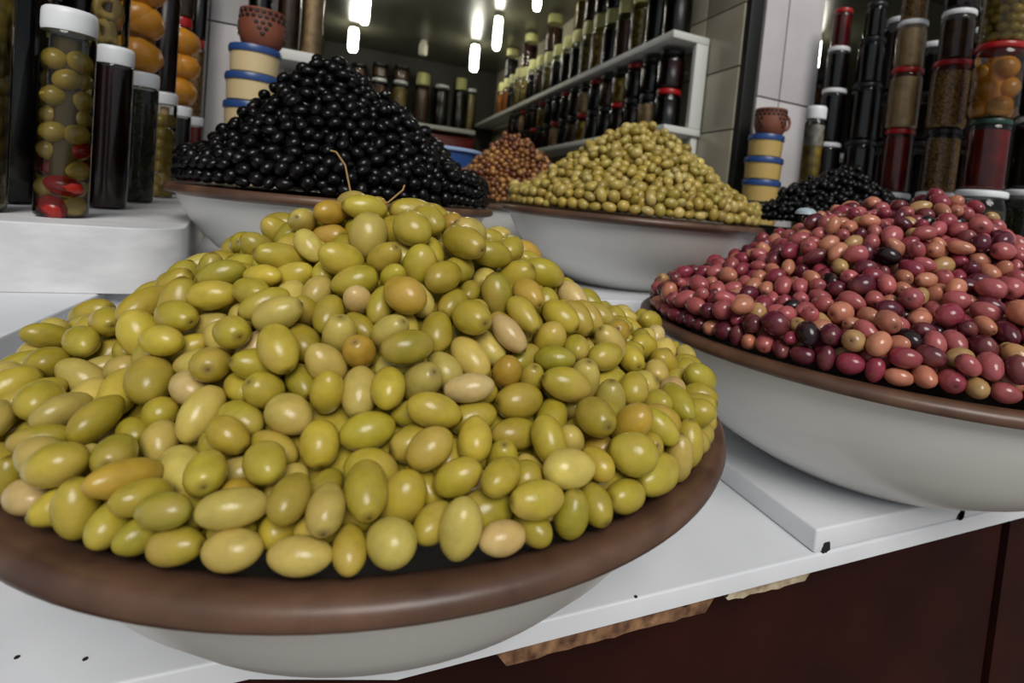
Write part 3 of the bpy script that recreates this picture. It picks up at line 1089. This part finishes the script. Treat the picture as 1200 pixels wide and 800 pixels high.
# --- stacks on the right
def stack(px_top, px_bot, y, wpx, segs, what, base_lid_py, base_c):
    """segs from the top: (py_top, py_bottom, contents, lid material or None, width factor, label, pieces)"""
    pxm = lambda p: px_bot+(px_top-px_bot)*(230-p)/230
    x = ratio(px_bot, 225)[0]*y
    zt = lambda p: at(pxm(p), p, y)[2]
    r = span(wpx, (px_top+px_bot)/2, x, y, .8)/2
    zb_ = zt(base_lid_py)
    jar(base_c[1], x, y, ZT+.002, r*1.14, zb_-ZT-.004, base_c[0], M_lidw, lid_h=.055, lid_r=1.0)
    z = zb_
    prev = base_lid_py
    for (pt, c, lid, wf, lab, pc) in segs:
        z1 = zt(pt)
        t = jar(lab, x, y, z, r*wf, z1-z-.002, c, lid, lid_h=.05, neck=.93, lid_r=1.0)
        if pc == 'lemon':
            jar_pieces(t, r*wf, z1-z, .105, 1.1, M_jarlemon, 'lemon', 31, 1, lid_h=.05)
        elif pc == 'olive':
            jar_pieces(t, r*wf, z1-z, .05, 1.15, M_jarolive, 'olive', 33, 1, lid_h=.05)
        z = z1
stack(988, 964, 5.3, 31, [(168, C_dark, M_lidw, 1, 'lowest dark jar of the red-topped stack', None), (105, C_dark, M_lidw, .95, 'second dark jar of the red-topped stack', None),
      (56, C_dark, M_lidw, .85, 'third dark jar of the red-topped stack', None), (11, C_red, M_lidr, .72, 'small red jar with red lid topping the slim dark stack', None)],
      'slim', 236, (C_dark, 'dark base jar under the red-topped stack'))
stack(1033, 1002, 4.95, 38, [(166, C_dark, M_lidb, 1, 'lowest black jar of the all-black stack', None), (100, C_dark, M_lidb, .95, 'second black jar of the all-black stack', None),
      (47, C_dark, M_lidb, .82, 'third black jar of the all-black stack', None), (6, C_dark, M_lidb, .66, 'small black jar topping the all-black stack', None)],
      'black', 234, (C_dark, 'base jar under the all-black stack'))
stack(1080, 1046, 4.4, 38, [(153, C_red, M_lidr, .95, 'jar of red preserve under the two tan jars', None), (83, C_tan, M_lidr, 1.05, 'red-lidded jar of tan paste above the red preserve', None),
      (28, C_tan, M_lidw, .95, 'white-lidded jar of tan paste above another tan jar', None), (-30, C_seed, M_lidw, .85, 'topmost tan jar of the pale stack', None)],
      'tan', 226, (C_dark, 'dark base jar under the pale tan stack'))
stack(1134, 1098, 3.85, 46, [(153, C_seed, M_lidb, .92, 'jar of orange-brown seeds under the speckled olive jar', None), (75, C_seed, M_lidr, 1.08, 'red-lidded jar of small speckled green olives above the seed jar', None),
      (17, C_brown, M_lidw, .92, 'white-lidded jar of dark brown mottled preserve', None), (-50, C_wine, M_lidw, .9, 'topmost dark jar above the mottled preserve', None)],
      'seed', 226, (C_green, 'white-lidded base jar under the stack of seed jars'))
stack(1190, 1150, 3.28, 58, [(142, C_red, M_lidteal, .92, 'dark-lidded jar of bright red preserve under the lemon jar', None), (57, C_orange, M_lidr, 1.1, 'red-lidded jar of whole orange preserved lemons on the red jar', 'lemon'),
      (-20, C_brine, M_lidr, 1.02, 'jar of green-brown olives above the preserved lemon jar', 'olive')],
      'lemon', 224, (C_green, 'white-lidded base jar of green pickles under the red preserve'))
stack(1252, 1206, 3.3, 60, [(140, C_dark, M_lidw, .95, 'dark jar at the street end of the stacked jars', None), (50, C_dark, M_lidr, 1, 'dark red-lidded jar at the street end of the stacked jars', None)],
      'end', 224, (C_green, 'white-lidded base jar at the street end of the stacked jars'))
for px, y, top in ((1098, 4.9, 52), (1056, 5.3, 22), (1150, 4.5, 35)):
    x = ratio(px-22, 225)[0]*y
    z = ZT
    for i, p in enumerate((235, 170, 112, top)):
        z1 = at(px, p, y)[2]
        jar('dark jar in the second row behind the stacked jars', x, y, z+.002, .22, z1-z-.004, C_dark if i % 2 else C_wine, M_lidw if i == 3 else M_lidb, group='dark jars in the second row of the right-hand stacks', lid_h=.07)
        z = z1
# tall pale-topped jar beside the pillar
y = 4.75
x = ratio(949, 200)[0]*y
z1 = at(951, 218, y)[2]; z2 = at(951, 124, y)[2]
r = span(25, 951, x, y, .5)/2
jar('dark jar under the tall pale-topped jar', x, y, ZT+.002, r*1.2, z1-ZT-.004, C_dark, M_lidb)
t = jar('tall jar of yellow pickles with pale upper half beside the white pillar', x, y, z1, r, z2-z1, None, M_lidw, lid_h=.14, lid_r=.98)
R, H = r*S, (z2-z1)*S
link('contents', lathe([(0, .002), (R*.85, .002), (R*.93, R*.2), (R*.93, H*.5), (0, H*.5)], 24), C_yellow, t)
link('label', lathe([(R*.94, H*.5), (R*.94, H*.76)], 24), mat('pale_label', srgb(196, 192, 184), rough=.5, col2=srgb(120, 104, 90), nscale=40), t)
# jars on a small shelf behind the pillar
ys = 6.45
xs_ = ratio(964, 150)[0]*ys
zs_ = at(964, 180, ys)[2]
shf = ubox('wall_shelf', xb+.02, xb+1.6, ys-.3, ys+.4, zs_-.08, zs_, M_shelf)
tag(shf, 'small white shelf behind the white tiled pillar', 'shelf')
for i, (pt, c, l) in enumerate(((88, C_brown, M_lidb),)):
    z1 = at(964, pt, ys)[2]
    jar('brown jar on the small shelf behind the pillar', xs_, ys, zs_+.001, .2, z1-zs_-.002, c, l)
    zs_ = z1

# --- back room shelves
def shelf_board(label, x0, x1, y0, y1, z, th=.1):
    o = ubox('wall_shelf', x0, x1, y0, y1, z-th, z, M_shelf, bevel=.003)
    return tag(o, label, 'shelf')
XS = ratio(790, 34)[0]*6.5
ZU = at(790, 34, 6.5)[2]
ZLW = at(818, 152, 6.5)[2]
rs = thing('shelf_rack', 'long white two-board shelf rack along the tiled partition', 'shelf', W(XW-.4, 6.5, ZLW-.1))
ubox('shelf_board', XS, XW-.045, 6.5, YB-.1, ZU-.11, ZU, M_shelf, rs, bevel=.003)
ubox('shelf_board', XS, XW-.045, 6.5, YB-.1, ZLW-.1, ZLW, M_shelf, rs, bevel=.003)
ubox('upright', XW-.26, XW-.05, 6.5, 6.6, ZLW, ZU-.11, M_shelf, rs, bevel=.003)
ubox('bracket', XW-.16, XW-.05, 6.55, 6.65, ZLW-.7, ZLW-.1, M_shelf, rs, bevel=.003)
cs = [C_olive, C_dark, C_brown, C_yellow, C_wine, C_olive, C_green, C_orange]
rj = random.Random(21)
yy = 6.85
i = 0
while yy < 16.8:
    r = .21
    c = [C_wine, C_dark, C_olive, C_brown, C_dark, C_yellow, C_olive, C_dark][i % 8] if i > 1 else C_dark
    h1 = rj.uniform(1.0, 1.12)
    if yy > 15.5: c = C_orange
    cap = M_lidg if i not in (0, 1) else M_lidb
    xx_ = XS+.26
    jar('jar with pale green cap on the upper board of the partition shelf' if i > 1 else 'dark jar on the upper board nearest the shelf end', xx_, yy, ZU+.001, r, h1, c, cap, group='jars on the upper partition shelf', lid_h=.26 if i > 1 else .1, seg=16, lid_r=.9)
    if i < 7 or i % 3 == 1:
        jar('jar stacked on top of the upper partition shelf row', xx_, yy, ZU+h1+.002, r*.95, .9, [C_dark, C_wine, C_brown, C_olive][i % 4], M_lidg, group='second layer on the upper partition shelf', lid_h=.2, seg=16)
    yy += .52 if i < 8 else .6
    i += 1
yy = 6.9; i = 0
while yy < 15:
    hh = (ZU-.11-ZLW)/2-.03
    for L_ in (0, 1):
        c = [C_dark, C_wine, C_yellow, C_tan, C_dark, C_brown, C_wine, C_dark][(i*3+L_) % 8]
        jar('jar in the two-high rows on the lower partition shelf', XS+.27, yy, ZLW+.001+L_*(hh+.002), .2, hh, c, M_lidr if (i+L_) % 3 == 0 else M_lidb, group='jars on the lower partition shelf', lid_h=.07, seg=16)
    yy += .5; i += 1

ZBK = at(535, 151, YB-.5)[2]
shelf_board('white shelf board along the back wall of the shop', -.9, XS-.05, YB-.75, YB-.03, ZBK, .14)
for i, (px, top, cap, c) in enumerate(((418, 93, M_lidw, C_dark), (443, 92, M_lidw, C_brown), (468, 95, M_lidw, C_olive), (494, 86, M_lidg, C_brown), (517, 100, M_lidw, C_dark), (539, 92, M_lidg, C_dark), (561, 106, M_lidw, C_olive))):
    y = YB-.42
    x = ratio(px, 120)[0]*y
    x = min(x, XS-.22)
    z1 = at(px, top, y)[2]
    lb = 'large jar on the back wall shelf with %s cap' % ('pale green' if cap is M_lidg else 'white' if cap is M_lidw else 'red')
    jar(lb, x, y, ZBK+.001, .24 if px < 530 else .2 if px < 550 else .16, z1-ZBK, c, cap, group='large jars on the back wall shelf', lid_h=.38 if cap is M_lidg else .09, seg=18, lid_r=.95)
    if cap is M_lidw and px < 480:
        jar('jar stacked on a white lid at the back wall shelf', x, y, z1+.002, .26, .5, C_brown, M_lidb, group='stacked jars on the back wall shelf', seg=16)
# red cabinet under the back shelf
cab = thing('red_cabinet', 'red cabinet standing below the back wall shelf', 'cabinet', W(3.2, YB-.5, ZFL))
MR = mat('red_paint', srgb(120, 18, 14), rough=.4, noise=.15)
ubox('cabinet_body', 1.6, 4.0, YB-.7, YB-.05, ZFL, ZBK-.3, MR, cab, bevel=.004)
ubox('cabinet_door', 1.68, 2.78, YB-.76, YB-.705, ZFL+.3, ZBK-.42, MR, cab, bevel=.004)
ubox('cabinet_door', 2.82, 3.92, YB-.76, YB-.705, ZFL+.3, ZBK-.42, MR, cab, bevel=.004)
# blue basin behind the black olives
y = 7.05
x0_ = ratio(521, 170)[0]*y; ztb = at(535, 176, y)[2]
bt = thing('blue_basin', 'blue plastic basin with pale rim behind the black olives', 'basin', W(x0_, y, ZT))
hh = (ztb-ZT)*S
link('basin_body', lathe([(0, 0), (.34*S, 0), (.46*S, hh*.98), (.44*S, hh*.98), (.32*S, .004), (0, .004)], 40), M_blue, bt)
link('rim', lathe([(.44*S, hh*.97), (.49*S, hh*.965), (.495*S, hh*.985), (.48*S, hh), (.44*S, hh*.995)], 40), mat('pale_blue_plastic', srgb(150, 170, 205), rough=.4), bt)
# left back shelf in front of the left pillar
y = 8.35
zl = at(350, 66, y)[2]
xsl = ratio(300, 66)[0]*y; xsr = ratio(372, 70)[0]*y
shelf_board('short white shelf on the left tiled pillar above the tubs', xsl, xsr, y-.35, YL-.04, zl, .14)
for i, (px, c, w) in enumerate(((308, C_dark, .2), (342, C_brown, .2), (370, C_tan, .2))):
    jar(['dark jar on the short pillar shelf', 'brown jar on the short pillar shelf', 'tan mottled jar at the open end of the short pillar shelf'][i], ratio(px-5, 40)[0]*(y-.1), y-.1, zl+.001, .135, 1.6, c, M_lidw)

# ------------------------------------------------------------------ lamps
def emat(name, col, st):
    m = bpy.data.materials.new(name); m.use_nodes = True
    b = m.node_tree.nodes['Principled BSDF']
    b.inputs['Base Color'].default_value = (.9, .9, .85, 1)
    b.inputs['Emission Color'].default_value = col
    b.inputs['Emission Strength'].default_value = st
    return m
M_bulb = emat('lit_bulb', (1.0, .97, .82, 1), 22)
M_off = mat('unlit_bulb', srgb(200, 196, 180), rough=.3)
M_sock = mat('lamp_socket', srgb(190, 186, 170), rough=.5)
def lamp(px, top, bot, lit, label):
    # hangs from the ceiling: its distance follows from the socket touching the ceiling
    cord = .10
    rz = ratio(px, top)[1]
    y = (ZCEIL-cord)/rz
    x = ratio(px, (top+bot)/2)[0]*y
    z0 = at(px, bot, y)[2]; z1 = at(px, top, y)[2]
    t = thing('hanging_lamp', label, 'lamp', W(x, y, ZCEIL), 'bare lamps on the shop ceiling')
    Z = lambda z: (z-ZCEIL)*S
    r = .078*S*y/10
    link('socket', lathe([(0, 0), (r*.7, 0), (r*.75, Z(z1)*.8), (r*.9, Z(z1)), (0, Z(z1))], 16), M_sock, t)
    hh = Z(z1)-Z(z0)
    b = link('bulb', lathe([(0, Z(z1)), (r*.8, Z(z1)), (r, Z(z1)-hh*.12), (r, Z(z0)+hh*.2), (r*.75, Z(z0)+hh*.05), (0, Z(z0))], 16), M_bulb if lit else M_off, t)
for i, (px, a, b, lit) in enumerate(((428, -12, 30, 1), (414, 33, 62, 1), (583, 20, 60, 1), (556, 53, 85, 1), (630, -18, 14, 1), (496, 51, 66, 0), (957, 46, 84, 1))):
    lamp(px, a, b, lit, 'lit bare tube bulb hanging from the shop ceiling' if lit else 'unlit bare bulb hanging between the lit ones')

# small pale plastic cap lying at the back edge of the pink heap
hp = heaps['pink']
best = None
for yy in np.arange(2.0, 3.2, .02):
    x, y, z = at(945, 247, yy)
    d = abs(float(hp.surf(np.array([[x, y]]))[0])+hp.drop+.05-z) if math.hypot(x-hp.c[0], y-hp.c[1]) < hp.R*.95 else 9
    if best is None or d < best[0]: best = (d, x, y, z)
pc = link('plastic_disc', lathe([(0, .009), (.008, .008), (.013, .004), (.014, 0), (0, 0)], 20), mat('pale_blue_cap', srgb(168, 186, 192), rough=.4))
pc.location = W(best[1], best[2], best[3]-.02)
tag(pc, 'small pale blue-grey plastic disc lying on the pink olives', 'disc')
